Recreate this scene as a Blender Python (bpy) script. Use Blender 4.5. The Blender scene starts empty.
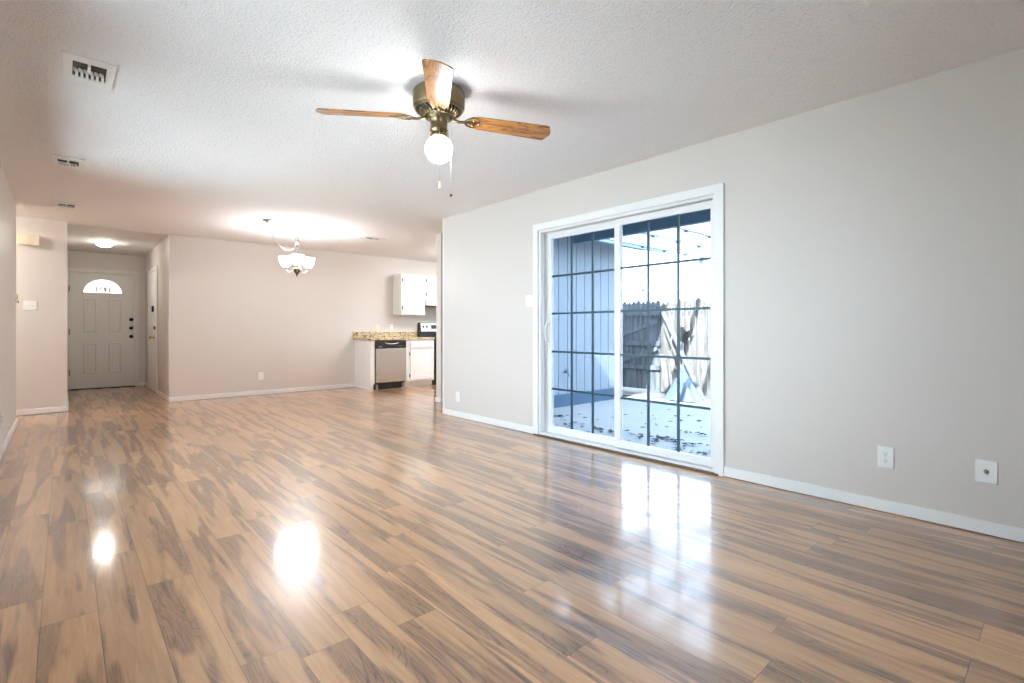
import bpy, bmesh, math, random
from mathutils import Vector, Matrix
from mathutils.geometry import tessellate_polygon
random.seed(7)
SC = bpy.context.scene
COL = SC.collection
PI = math.pi

# ------------------------------------------------------------------ camera
H = 1.053                      # eye height
CEIL = 2.45
cam_d = bpy.data.cameras.new('camera')
cam_d.sensor_width = 36.0
cam_d.lens = 500.0 / 1024.0 * 36.0
cam_d.shift_y = -11.5 / 1024.0
cam_d.clip_start = 0.05
cam_d.clip_end = 300
cam = bpy.data.objects.new('camera', cam_d)
cam.location = (0, 0, H)
cam.rotation_euler = (PI / 2, 0, -math.radians(41.82))
COL.objects.link(cam)
SC.camera = cam

# ------------------------------------------------------------------ sky, sun, exposure
SKY = 9.5
SUN = 24.0
GLOBE = 27.0
BOWL = 50.0
ENTRY = 46.0
KITCHEN_FILL = 42.0
HALL_FILL = 150.0
world = bpy.data.worlds.new('sky')
SC.world = world
world.use_nodes = True
wn = world.node_tree
wn.nodes.clear()
wo = wn.nodes.new('ShaderNodeOutputWorld')
wb = wn.nodes.new('ShaderNodeBackground')
wg = wn.nodes.new('ShaderNodeTexGradient')
wt = wn.nodes.new('ShaderNodeTexCoord')
wm = wn.nodes.new('ShaderNodeMapping')
wm.inputs['Rotation'].default_value = (0, PI / 2, 0)
wr = wn.nodes.new('ShaderNodeValToRGB')
wr.color_ramp.elements[0].position = 0.0
wr.color_ramp.elements[0].color = (0.94, 0.97, 1.0, 1)
wr.color_ramp.elements[1].position = 0.9
wr.color_ramp.elements[1].color = (0.72, 0.85, 1.0, 1)
wn.links.new(wt.outputs['Generated'], wm.inputs['Vector'])
wn.links.new(wm.outputs['Vector'], wg.inputs['Vector'])
wn.links.new(wg.outputs['Fac'], wr.inputs['Fac'])
wn.links.new(wr.outputs['Color'], wb.inputs['Color'])
wb.inputs['Strength'].default_value = SKY
wn.links.new(wb.outputs['Background'], wo.inputs['Surface'])

sun_d = bpy.data.lights.new('sun', 'SUN')
sun_d.energy = SUN
sun_d.angle = math.radians(0.6)
sun_d.color = (1.0, 0.95, 0.88)
sun = bpy.data.objects.new('sun', sun_d)
sun.rotation_euler = Vector((1.0, 0.31, -1.09)).to_track_quat('-Z', 'Y').to_euler()
sun.location = (-4, -2, 8)
COL.objects.link(sun)

SC.view_settings.view_transform = 'Standard'
SC.view_settings.look = 'None'
SC.view_settings.exposure = 0.62
SC.view_settings.gamma = 1.0
SC.view_settings.use_curve_mapping = False
SC.cycles.max_bounces = 10
SC.cycles.diffuse_bounces = 6
SC.cycles.glossy_bounces = 4
SC.cycles.transparent_max_bounces = 12
SC.cycles.caustics_reflective = False
SC.cycles.caustics_refractive = False
SC.cycles.sample_clamp_indirect = 4.0
SC.cycles.use_denoising = True

# ------------------------------------------------------------------ mesh helper
class MB:
    def __init__(self):
        self.v = []; self.f = []; self.smooth = []
    def add(self, vs, fs, smooth=False):
        n = len(self.v)
        self.v += [tuple(p) for p in vs]
        self.f += [tuple(i + n for i in f) for f in fs]
        self.smooth += [smooth] * len(fs)
        return self
    def box(self, x0, y0, z0, x1, y1, z1):
        if x1 < x0: x0, x1 = x1, x0
        if y1 < y0: y0, y1 = y1, y0
        if z1 < z0: z0, z1 = z1, z0
        vs = [(x, y, z) for x in (x0, x1) for y in (y0, y1) for z in (z0, z1)]
        return self.add(vs, [(0, 1, 3, 2), (4, 6, 7, 5), (0, 4, 5, 1), (2, 3, 7, 6), (0, 2, 6, 4), (1, 5, 7, 3)])
    def cbox(self, c, s, m=None):
        vs = [Vector((x * s[0] / 2, y * s[1] / 2, z * s[2] / 2)) for x in (-1, 1) for y in (-1, 1) for z in (-1, 1)]
        if m is not None: vs = [m @ p for p in vs]
        vs = [p + Vector(c) for p in vs]
        return self.add(vs, [(0, 1, 3, 2), (4, 6, 7, 5), (0, 4, 5, 1), (2, 3, 7, 6), (0, 2, 6, 4), (1, 5, 7, 3)])
    def lathe(self, prof, n=32, m=None, smooth=True):
        vs = []; fs = []
        for r, z in prof:
            for k in range(n):
                t = 2 * PI * k / n
                p = Vector((r * math.cos(t), r * math.sin(t), z))
                vs.append(m @ p if m is not None else p)
        for i in range(len(prof) - 1):
            for k in range(n):
                a = i * n + k; b = i * n + (k + 1) % n
                fs.append((a, b, b + n, a + n))
        fs.append(tuple(range(n))[::-1]); q = (len(prof) - 1) * n
        fs.append(tuple(range(q, q + n)))
        return self.add(vs, fs, smooth)
    def tube(self, pts, r, n=8, closed=False):
        pts = [Vector(p) for p in pts]
        rs = r if isinstance(r, (list, tuple)) else [r] * len(pts)
        vs = []; fs = []; up = None; L = len(pts)
        for i, p in enumerate(pts):
            if closed: d = pts[(i + 1) % L] - pts[i - 1]
            else: d = pts[min(i + 1, L - 1)] - pts[max(i - 1, 0)]
            d.normalize()
            if up is None:
                up = Vector((0, 0, 1)) if abs(d.z) < 0.9 else Vector((1, 0, 0))
            a = (up - d * up.dot(d)).normalized(); b = d.cross(a); up = a
            for k in range(n):
                t = 2 * PI * k / n
                vs.append(p + (a * math.cos(t) + b * math.sin(t)) * rs[i])
        for i in range(L if closed else L - 1):
            j = (i + 1) % L
            for k in range(n):
                fs.append((i * n + k, i * n + (k + 1) % n, j * n + (k + 1) % n, j * n + k))
        if not closed:
            fs.append(tuple(range(n))[::-1]); fs.append(tuple(range((L - 1) * n, L * n)))
        return self.add(vs, fs, True)
    def prism(self, outer, y0, y1, holes=(), m=None):
        """outline in (x, z), extruded along y"""
        loops = [list(outer)] + [list(h) for h in holes]
        flat = [p for l in loops for p in l]
        tri = tessellate_polygon([[Vector((p[0], p[1], 0)) for p in l] for l in loops])
        N = len(flat)
        vs = [Vector((p[0], y0, p[1])) for p in flat] + [Vector((p[0], y1, p[1])) for p in flat]
        if m is not None: vs = [m @ p for p in vs]
        fs = [tuple(t) for t in tri] + [tuple(i + N for i in reversed(t)) for t in tri]
        o = 0
        for l in loops:
            k = len(l)
            for i in range(k):
                a = o + i; b = o + (i + 1) % k
                fs.append((a, b, b + N, a + N))
            o += k
        return self.add(vs, fs)
    def ring(self, x0, z0, x1, z1, w, y, h):
        """mitred moulding round a rectangle, ridge towards -y"""
        def rect(i, yy): return [(x0 + i, yy, z0 + i), (x1 - i, yy, z0 + i), (x1 - i, yy, z1 - i), (x0 + i, yy, z1 - i)]
        vs = rect(0, y) + rect(w * .4, y - h) + rect(w * .7, y - h) + rect(w, y)
        fs = []
        for a in range(3):
            for i in range(4):
                j = (i + 1) % 4
                fs.append((a * 4 + i, a * 4 + j, a * 4 + 4 + j, a * 4 + 4 + i))
        return self.add(vs, fs)
    def build(self, name, mat, parent=None, bevel=0.0, seg=2, loc=None, rot=None):
        me = bpy.data.meshes.new(name)
        me.from_pydata(self.v, [], self.f)
        me.polygons.foreach_set('use_smooth', self.smooth)
        bm = bmesh.new(); bm.from_mesh(me)
        bmesh.ops.recalc_face_normals(bm, faces=bm.faces)
        bm.to_mesh(me); bm.free()
        me.materials.append(mat)
        o = bpy.data.objects.new(name, me)
        COL.objects.link(o)
        if parent is not None: o.parent = parent
        if loc is not None: o.location = loc
        if rot is not None: o.rotation_euler = rot
        if bevel:
            b = o.modifiers.new('bevel', 'BEVEL'); b.width = bevel; b.segments = seg
            b.limit_method = 'ANGLE'; b.angle_limit = math.radians(40)
        return o

def tag(o, label=None, cat=None, group=None, kind=None):
    if label: o['label'] = label
    if cat: o['category'] = cat
    if group: o['group'] = group
    if kind: o['kind'] = kind
    return o

def empty(name, loc, rz=0.0):
    o = bpy.data.objects.new(name, None)
    o.empty_display_size = 0.1
    o.location = loc; o.rotation_euler = (0, 0, rz)
    COL.objects.link(o)
    return o

def thing(name, label, cat, loc, rz=0.0, group=None):
    return tag(empty(name, loc, rz), label, cat, group)

def struct(name, mb, mat, **k):
    return tag(mb.build(name, mat, **k), kind='structure')

def copy_tree(o, parent=None):
    c = o.copy(); COL.objects.link(c); c.parent = parent
    for ch in [x for x in bpy.data.objects if x.parent == o]:
        copy_tree(ch, c)
    return c

RIGHT = -PI / 2      # things on the wall to the right (faces -X)
LEFT = PI / 2        # things on the wall to the left (faces +X)

# ------------------------------------------------------------------ materials
def newmat(name):
    m = bpy.data.materials.new(name); m.use_nodes = True
    t = m.node_tree; b = t.nodes['Principled BSDF']
    return m, t, b

def N(t, kind, **k):
    n = t.nodes.new(kind)
    for a, v in k.items():
        if a.startswith('i_'): n.inputs[a[2:].replace('_', ' ')].default_value = v
        else: setattr(n, a, v)
    return n

def simple(name, col, rough=0.5, metal=0.0, bump=0.0, bscale=60.0, var=0.0, vscale=5.0, spec=0.5, coat=0.0):
    m, t, b = newmat(name)
    b.inputs['Base Color'].default_value = (*col, 1)
    b.inputs['Roughness'].default_value = rough
    b.inputs['Metallic'].default_value = metal
    b.inputs['Specular IOR Level'].default_value = spec
    b.inputs['Coat Weight'].default_value = coat
    tc = N(t, 'ShaderNodeTexCoord')
    if var:
        n = N(t, 'ShaderNodeTexNoise', i_Scale=vscale, i_Detail=4.0)
        t.links.new(tc.outputs['Object'], n.inputs['Vector'])
        r = N(t, 'ShaderNodeMixRGB', blend_type='MULTIPLY')
        mp = N(t, 'ShaderNodeMapRange')
        mp.inputs['To Min'].default_value = 1 - var; mp.inputs['To Max'].default_value = 1 + var
        t.links.new(n.outputs['Fac'], mp.inputs['Value'])
        r.inputs['Fac'].default_value = 1
        r.inputs['Color1'].default_value = (*col, 1)
        t.links.new(mp.outputs['Result'], r.inputs['Color2'])
        t.links.new(r.outputs['Color'], b.inputs['Base Color'])
    if bump:
        n2 = N(t, 'ShaderNodeTexNoise', i_Scale=bscale, i_Detail=3.0)
        t.links.new(tc.outputs['Object'], n2.inputs['Vector'])
        bp = N(t, 'ShaderNodeBump'); bp.inputs['Strength'].default_value = bump
        bp.inputs['Distance'].default_value = 0.004
        t.links.new(n2.outputs['Fac'], bp.inputs['Height'])
        t.links.new(bp.outputs['Normal'], b.inputs['Normal'])
    return m

def emitter(name, col, s):
    m, t, b = newmat(name)
    b.inputs['Base Color'].default_value = (0.9, 0.9, 0.9, 1)
    b.inputs['Emission Color'].default_value = (*col, 1)
    b.inputs['Emission Strength'].default_value = s
    return m

def glassmat(name, tint, ior=1.35):
    m, t, b = newmat(name)
    t.nodes.remove(b)
    out = [n for n in t.nodes if n.type == 'OUTPUT_MATERIAL'][0]
    tr = N(t, 'ShaderNodeBsdfTransparent'); tr.inputs['Color'].default_value = (*tint, 1)
    gl = N(t, 'ShaderNodeBsdfGlossy'); gl.inputs['Roughness'].default_value = 0.02
    fr = N(t, 'ShaderNodeFresnel'); fr.inputs['IOR'].default_value = ior
    mx = N(t, 'ShaderNodeMixShader')
    t.links.new(fr.outputs['Fac'], mx.inputs['Fac'])
    t.links.new(tr.outputs['BSDF'], mx.inputs[1]); t.links.new(gl.outputs['BSDF'], mx.inputs[2])
    t.links.new(mx.outputs['Shader'], out.inputs['Surface'])
    return m

def floor_mat():
    m, t, b = newmat('laminate_planks')
    L = t.links
    def math_(op, a, c=None, v=None):
        n = N(t, 'ShaderNodeMath', operation=op)
        if isinstance(a, (int, float)): n.inputs[0].default_value = a
        else: L.new(a, n.inputs[0])
        if c is not None:
            if isinstance(c, (int, float)): n.inputs[1].default_value = c
            else: L.new(c, n.inputs[1])
        if v is not None: n.inputs[2].default_value = v
        return n.outputs[0]
    tc = N(t, 'ShaderNodeTexCoord'); sp = N(t, 'ShaderNodeSeparateXYZ')
    L.new(tc.outputs['Object'], sp.inputs[0])
    W, LEN = 0.158, 1.22
    xr = math_('DIVIDE', math_('ADD', sp.outputs['X'], 5 * W - 0.094), W)
    row = math_('FLOOR', xr)
    wn_ = N(t, 'ShaderNodeTexWhiteNoise', noise_dimensions='1D'); L.new(row, wn_.inputs['W'])
    yr = math_('ADD', math_('DIVIDE', sp.outputs['Y'], LEN), wn_.outputs['Value'])
    colm = math_('FLOOR', yr)
    pid = math_('ADD', math_('MULTIPLY', row, 17.31), math_('MULTIPLY', colm, 3.77))
    wp = N(t, 'ShaderNodeTexWhiteNoise', noise_dimensions='1D'); L.new(pid, wp.inputs['W'])
    ws = N(t, 'ShaderNodeSeparateXYZ'); L.new(wp.outputs['Color'], ws.inputs[0])
    # wood coordinates, shifted per plank
    def coords(sx, sy, kx, ky):
        c = N(t, 'ShaderNodeCombineXYZ')
        L.new(math_('ADD', math_('MULTIPLY', sp.outputs['X'], sx), math_('MULTIPLY', ws.outputs['X'], kx)), c.inputs['X'])
        L.new(math_('ADD', math_('MULTIPLY', sp.outputs['Y'], sy), math_('MULTIPLY', ws.outputs['Y'], ky)), c.inputs['Y'])
        L.new(math_('MULTIPLY', ws.outputs['Z'], 31.0), c.inputs['Z'])
        return c.outputs[0]
    # heartwood / sapwood bands
    n1 = N(t, 'ShaderNodeTexNoise', i_Scale=1.0, i_Detail=2.0, i_Roughness=0.5, i_Distortion=0.5)
    L.new(coords(12.0, 0.95, 40.0, 50.0), n1.inputs['Vector'])
    band = N(t, 'ShaderNodeValToRGB')
    e = band.color_ramp.elements
    e[0].position = 0.45; e[0].color = (0, 0, 0, 1); e[1].position = 0.52; e[1].color = (1, 1, 1, 1)
    L.new(n1.outputs['Fac'], band.inputs['Fac'])
    # long fibre grain
    n2 = N(t, 'ShaderNodeTexNoise', i_Scale=1.0, i_Detail=6.0, i_Roughness=0.68, i_Distortion=0.6)
    L.new(coords(48.0, 3.2, 70.0, 30.0), n2.inputs['Vector'])
    # wavy growth rings
    ng = N(t, 'ShaderNodeTexNoise', i_Scale=1.0, i_Detail=2.0, i_Roughness=0.5, i_Distortion=0.8)
    L.new(coords(7.0, 1.1, 20.0, 90.0), ng.inputs['Vector'])
    rings = math_('ABSOLUTE', math_('SINE', math_('MULTIPLY', ng.outputs['Fac'], 75.0)))
    ringl = N(t, 'ShaderNodeMapRange'); ringl.inputs['From Min'].default_value = 0.0; ringl.inputs['From Max'].default_value = 0.55
    ringl.inputs['To Min'].default_value = 1.0; ringl.inputs['To Max'].default_value = 0.0
    L.new(rings, ringl.inputs['Value'])
    # colours
    sap = N(t, 'ShaderNodeValToRGB')
    e = sap.color_ramp.elements
    e[0].position = 0.3; e[0].color = (0.45, 0.225, 0.100, 1); e[1].position = 0.7; e[1].color = (0.65, 0.365, 0.175, 1)
    L.new(n2.outputs['Fac'], sap.inputs['Fac'])
    hrt = N(t, 'ShaderNodeValToRGB')
    e = hrt.color_ramp.elements
    e[0].position = 0.34; e[0].color = (0.12, 0.056, 0.026, 1); e[1].position = 0.64; e[1].color = (0.40, 0.205, 0.095, 1)
    x = hrt.color_ramp.elements.new(0.46); x.color = (0.27, 0.137, 0.065, 1)
    L.new(n2.outputs['Fac'], hrt.inputs['Fac'])
    hm = N(t, 'ShaderNodeMixRGB', blend_type='MULTIPLY')
    L.new(math_('MULTIPLY', ringl.outputs['Result'], 0.75), hm.inputs['Fac'])
    L.new(hrt.outputs['Color'], hm.inputs['Color1']); hm.inputs['Color2'].default_value = (0.42, 0.40, 0.42, 1)
    mix = N(t, 'ShaderNodeMixRGB')
    L.new(band.outputs['Color'], mix.inputs['Fac'])
    L.new(hm.outputs['Color'], mix.inputs['Color1']); L.new(sap.outputs['Color'], mix.inputs['Color2'])
    # per plank tone
    tone = N(t, 'ShaderNodeMapRange'); tone.inputs['To Min'].default_value = 0.86; tone.inputs['To Max'].default_value = 1.16
    L.new(wp.outputs['Value'], tone.inputs['Value'])
    tm = N(t, 'ShaderNodeMixRGB', blend_type='MULTIPLY'); tm.inputs['Fac'].default_value = 1
    L.new(mix.outputs['Color'], tm.inputs['Color1']); L.new(tone.outputs['Result'], tm.inputs['Color2'])
    # seams
    fx = math_('FRACT', xr); fy = math_('FRACT', yr)
    dx = math_('MULTIPLY', math_('MINIMUM', fx, math_('SUBTRACT', 1.0, fx)), W)
    dy = math_('MULTIPLY', math_('MINIMUM', fy, math_('SUBTRACT', 1.0, fy)), LEN)
    d = math_('MINIMUM', dx, dy)
    seam = N(t, 'ShaderNodeMapRange'); seam.inputs['From Min'].default_value = 0.0004; seam.inputs['From Max'].default_value = 0.0013
    L.new(d, seam.inputs['Value'])
    sm = N(t, 'ShaderNodeMixRGB')
    L.new(seam.outputs['Result'], sm.inputs['Fac'])
    sm.inputs['Color1'].default_value = (0.05, 0.028, 0.018, 1)
    L.new(tm.outputs['Color'], sm.inputs['Color2'])
    L.new(sm.outputs['Color'], b.inputs['Base Color'])
    # sheen: slightly uneven
    rn = N(t, 'ShaderNodeMapRange'); rn.inputs['To Min'].default_value = 0.26; rn.inputs['To Max'].default_value = 0.38
    L.new(n2.outputs['Fac'], rn.inputs['Value'])
    L.new(rn.outputs['Result'], b.inputs['Roughness'])
    b.inputs['Specular IOR Level'].default_value = 0.8
    b.inputs['Coat Weight'].default_value = 1.0; b.inputs['Coat Roughness'].default_value = 0.11; b.inputs['Coat IOR'].default_value = 1.55
    bp = N(t, 'ShaderNodeBump'); bp.inputs['Strength'].default_value = 0.25; bp.inputs['Distance'].default_value = 0.001
    hh = math_('ADD', math_('MULTIPLY', seam.outputs['Result'], 1.0), math_('MULTIPLY', n2.outputs['Fac'], 0.25))
    L.new(hh, bp.inputs['Height'])
    L.new(bp.outputs['Normal'], b.inputs['Normal'])
    return m

def popcorn_mat():
    m, t, b = newmat('popcorn_ceiling')
    b.inputs['Roughness'].default_value = 0.95
    b.inputs['Specular IOR Level'].default_value = 0.1
    tc = N(t, 'ShaderNodeTexCoord')
    n = N(t, 'ShaderNodeTexNoise', i_Scale=110.0, i_Detail=4.0, i_Roughness=0.7)
    v = N(t, 'ShaderNodeTexVoronoi', i_Scale=80.0)
    t.links.new(tc.outputs['Object'], n.inputs['Vector']); t.links.new(tc.outputs['Object'], v.inputs['Vector'])
    a = N(t, 'ShaderNodeMath', operation='SUBTRACT')
    t.links.new(n.outputs['Fac'], a.inputs[0]); t.links.new(v.outputs['Distance'], a.inputs[1])
    bp = N(t, 'ShaderNodeBump'); bp.inputs['Strength'].default_value = 0.6; bp.inputs['Distance'].default_value = 0.004
    t.links.new(a.outputs[0], bp.inputs['Height']); t.links.new(bp.outputs['Normal'], b.inputs['Normal'])
    r = N(t, 'ShaderNodeValToRGB')
    r.color_ramp.elements[0].position = 0.30; r.color_ramp.elements[0].color = (0.60, 0.60, 0.61, 1)
    r.color_ramp.elements[1].position = 0.42; r.color_ramp.elements[1].color = (0.88, 0.88, 0.89, 1)
    t.links.new(n.outputs['Fac'], r.inputs['Fac']); t.links.new(r.outputs['Color'], b.inputs['Base Color'])
    return m

def oak_mat():
    m, t, b = newmat('oak_veneer')
    tc = N(t, 'ShaderNodeTexCoord'); mp = N(t, 'ShaderNodeMapping')
    mp.inputs['Scale'].default_value = (3.0, 26.0, 26.0)
    t.links.new(tc.outputs['Object'], mp.inputs['Vector'])
    n = N(t, 'ShaderNodeTexNoise', i_Scale=1.0, i_Detail=4.0, i_Distortion=1.2)
    t.links.new(mp.outputs['Vector'], n.inputs['Vector'])
    s = N(t, 'ShaderNodeMath', operation='MULTIPLY'); s.inputs[1].default_value = 34.0
    t.links.new(n.outputs['Fac'], s.inputs[0])
    s2 = N(t, 'ShaderNodeMath', operation='SINE'); t.links.new(s.outputs[0], s2.inputs[0])
    r = N(t, 'ShaderNodeValToRGB')
    r.color_ramp.elements[0].position = 0.0; r.color_ramp.elements[0].color = (0.20, 0.075, 0.018, 1)
    r.color_ramp.elements[1].position = 0.8; r.color_ramp.elements[1].color = (0.52, 0.235, 0.065, 1)
    mr = N(t, 'ShaderNodeMapRange'); mr.inputs['From Min'].default_value = -1
    t.links.new(s2.outputs[0], mr.inputs['Value']); t.links.new(mr.outputs['Result'], r.inputs['Fac'])
    t.links.new(r.outputs['Color'], b.inputs['Base Color'])
    b.inputs['Roughness'].default_value = 0.3
    return m

def granite_mat():
    m, t, b = newmat('granite_laminate')
    tc = N(t, 'ShaderNodeTexCoord')
    v = N(t, 'ShaderNodeTexVoronoi', i_Scale=48.0); n = N(t, 'ShaderNodeTexNoise', i_Scale=30.0, i_Detail=5.0, i_Roughness=0.75)
    t.links.new(tc.outputs['Object'], v.inputs['Vector']); t.links.new(tc.outputs['Object'], n.inputs['Vector'])
    s = N(t, 'ShaderNodeSeparateXYZ'); t.links.new(v.outputs['Color'], s.inputs[0])
    mx = N(t, 'ShaderNodeMath', operation='MULTIPLY_ADD'); mx.inputs[1].default_value = 0.45
    t.links.new(s.outputs['X'], mx.inputs[0])
    sc = N(t, 'ShaderNodeMath', operation='MULTIPLY'); sc.inputs[1].default_value = 0.65
    t.links.new(n.outputs['Fac'], sc.inputs[0]); t.links.new(sc.outputs[0], mx.inputs[2])
    r = N(t, 'ShaderNodeValToRGB'); e = r.color_ramp.elements
    e[0].position = 0.30; e[0].color = (0.05, 0.04, 0.03, 1); e[1].position = 0.78; e[1].color = (0.70, 0.58, 0.38, 1)
    for p, c in ((0.40, (0.24, 0.16, 0.09, 1)), (0.50, (0.46, 0.34, 0.19, 1)), (0.64, (0.55, 0.44, 0.27, 1))):
        x = e.new(p); x.color = c
    t.links.new(mx.outputs[0], r.inputs['Fac']); t.links.new(r.outputs['Color'], b.inputs['Base Color'])
    b.inputs['Roughness'].default_value = 0.3
    return m

def steel_mat():
    m, t, b = newmat('brushed_steel')
    b.inputs['Metallic'].default_value = 1.0
    b.inputs['Base Color'].default_value = (0.55, 0.53, 0.50, 1)
    b.inputs['Roughness'].default_value = 0.27
    tc = N(t, 'ShaderNodeTexCoord'); mp = N(t, 'ShaderNodeMapping'); mp.inputs['Scale'].default_value = (4.5, 1, 1.2)
    t.links.new(tc.outputs['Object'], mp.inputs['Vector'])
    n = N(t, 'ShaderNodeTexNoise', i_Scale=1.0, i_Detail=1.0); t.links.new(mp.outputs['Vector'], n.inputs['Vector'])
    bp = N(t, 'ShaderNodeBump'); bp.inputs['Strength'].default_value = 0.6; bp.inputs['Distance'].default_value = 0.03
    t.links.new(n.outputs['Fac'], bp.inputs['Height']); t.links.new(bp.outputs['Normal'], b.inputs['Normal'])
    return m

def weathered(name, c0, c1, sx=18.0, sz=1.5):
    m, t, b = newmat(name)
    tc = N(t, 'ShaderNodeTexCoord'); mp = N(t, 'ShaderNodeMapping'); mp.inputs['Scale'].default_value = (sx, sx, sz)
    t.links.new(tc.outputs['Object'], mp.inputs['Vector'])
    n = N(t, 'ShaderNodeTexNoise', i_Scale=1.0, i_Detail=5.0, i_Roughness=0.7); t.links.new(mp.outputs['Vector'], n.inputs['Vector'])
    r = N(t, 'ShaderNodeValToRGB'); e = r.color_ramp.elements
    e[0].position = 0.35; e[0].color = (*c0, 1); e[1].position = 0.62; e[1].color = (*c1, 1)
    t.links.new(n.outputs['Fac'], r.inputs['Fac']); t.links.new(r.outputs['Color'], b.inputs['Base Color'])
    b.inputs['Roughness'].default_value = 0.9
    return m

M = dict(
    wall=simple('greige_paint', (0.648, 0.604, 0.562), 0.45, bump=0.18, bscale=38.0, spec=0.35),
    white=simple('white_trim_paint', (0.82, 0.82, 0.81), 0.35),
    vinyl=simple('white_vinyl', (0.80, 0.80, 0.80), 0.35),
    cabinet=simple('white_cabinet_paint', (0.76, 0.75, 0.725), 0.35),
    doorp=simple('door_paint', (0.70, 0.68, 0.63), 0.35),
    almond=simple('almond_plastic', (0.80, 0.70, 0.50), 0.4),
    cream=simple('cream_plastic', (0.80, 0.73, 0.57), 0.4, var=.05, vscale=9),
    plate=simple('white_plastic', (0.86, 0.86, 0.85), 0.3),
    dark=simple('dark_recess', (0.03, 0.028, 0.024), 0.7),
    duct=simple('dark_duct', (0.045, 0.042, 0.034), 0.7),  # dark inside of the open vents, put into the colour
    black=simple('black_plastic', (0.012, 0.012, 0.012), 0.25),
    bronze=simple('dark_bronze', (0.03, 0.022, 0.016), 0.35, metal=0.8),
    brass=simple('antique_brass', (0.20, 0.155, 0.085), 0.30, metal=1.0, var=0.25, vscale=30),
    brassl=simple('bright_brass', (0.72, 0.55, 0.24), 0.25, metal=1.0),
    nickel=simple('brushed_nickel', (0.34, 0.32, 0.29), 0.35, metal=1.0),
    finial=simple('aged_bronze', (0.13, 0.095, 0.045), 0.35, metal=0.9),
    chainm=simple('chain_steel', (0.6, 0.58, 0.55), 0.35, metal=1.0),
    cord=simple('white_cord', (0.80, 0.78, 0.74), 0.5),
    grille=simple('dark_teal_grille', (0.008, 0.05, 0.075), 0.4),
    thresh=simple('worn_brown_threshold', (0.12, 0.065, 0.025), 0.6, var=0.6, vscale=40),
    siding=simple('pale_blue_siding', (0.27, 0.31, 0.36), 0.7, var=0.04),
    found=simple('slate_foundation', (0.07, 0.125, 0.19), 0.85, var=0.1),
    slab=simple('patio_concrete', (0.36, 0.36, 0.37), 0.9, bump=0.3, bscale=25, var=0.10, vscale=3),
    dirt=simple('dry_dirt', (0.22, 0.19, 0.165), 0.95, bump=0.8, bscale=14, var=0.35, vscale=7),
    leaf=simple('dead_leaves', (0.06, 0.055, 0.05), 0.8, var=0.5, vscale=12),
    beam=simple('blue_grey_fascia', (0.16, 0.235, 0.30), 0.7, var=0.15, vscale=9),
    rafter=simple('white_rafter', (0.45, 0.46, 0.47), 0.6),
    soffit=simple('pale_soffit', (0.34, 0.39, 0.44), 0.8),
    tarp=simple('pale_blue_sheet', (0.16, 0.21, 0.28), 0.35, bump=0.6, bscale=9),
    oak=oak_mat(), granite=granite_mat(), steel=steel_mat(), floor=floor_mat(), pop=popcorn_mat(),
    fence=weathered('weathered_cedar', (0.09, 0.10, 0.11), (0.28, 0.29, 0.30)),
    plank=weathered('bleached_board', (0.13, 0.105, 0.09), (0.30, 0.27, 0.24)),
    bark=simple('bare_bark', (0.22, 0.17, 0.13), 0.9),
    glass=glassmat('window_glass', (0.86, 0.95, 1.0)),
    doorglass=glassmat('tinted_patio_glass', (0.58, 0.64, 0.69), 1.08),  # tint added to dim the bright patio, reflections kept weak
    globe=emitter('lit_globe', (0.98, 0.985, 1.0), GLOBE),
    bowl=emitter('lit_bowl', (0.97, 0.985, 1.0), BOWL),
    dome=emitter('lit_dome', (1.0, 0.95, 0.88), ENTRY),
    kitchenfill=emitter('kitchen_fill_glow', (0.98, 0.985, 1.0), KITCHEN_FILL),
    hallfill=emitter('hall_fill_glow', (1.0, 0.96, 0.90), HALL_FILL),
)

# ------------------------------------------------------------------ the room shell
YB = -1.6                      # wall behind the camera
XR, XL = 3.54, -0.40
YE = 5.25                      # where the right wall ends
YD = 8.77                      # far wall of the dining area
YH = 8.62                      # short wall left of the entry
YF = 11.70                     # wall with the front door
WX = 7.05                      # outer end of the kitchen wing

struct('floor', MB().box(XL - .12, YB - .15, -.10, XR + .15, YF + .15, 0).box(-2.6, 7.66, -.10, XL - .12, YH + .12, 0).box(XR + .15, YE - .10, -.10, WX, YD + .12, 0), M['floor'])
struct('ceiling', MB().box(XL - .12, YB - .15, CEIL, XR + .15, YD, CEIL + .12).box(-2.7, 7.66, CEIL, XL - .12, YD, CEIL + .12).box(XR + .15, YE - .14, CEIL, WX, YD + .12, CEIL + .12), M['pop'])
struct('ceiling_entry', MB().box(-.12, YD, CEIL - .004, 1.30, YF + .15, CEIL + .12), simple('smooth_ceiling', (0.80, 0.79, 0.77), 0.8, bump=.1))

def wallbox(name, *b): return struct(name, MB().box(*b), M['wall'])
LWIN = [(1.40, 2.90), (3.25, 5.60)]  # unseen left wall windows, added to bring daylight into the room
struct('wall_left', MB().prism([(YB, 0), (7.78, 0), (7.78, CEIL), (YB, CEIL)], -.12, 0, holes=[[(a, .45), (b, .45), (b, 2.15), (a, 2.15)] for a, b in LWIN],
       m=Matrix(((0, 1, 0, XL), (1, 0, 0, 0), (0, 0, 1, 0), (0, 0, 0, 1)))), M['wall'])
# right wall with the patio door opening
struct('wall_right', MB().prism([(YB, 0), (1.730, 0), (1.730, 2.045), (3.554, 2.045), (3.554, 0), (YE, 0), (YE, CEIL), (YB, CEIL)], 0, .15, m=Matrix(((0, 1, 0, XR), (1, 0, 0, 0), (0, 0, 1, 0), (0, 0, 0, 1)))), M['wall'])
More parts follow.
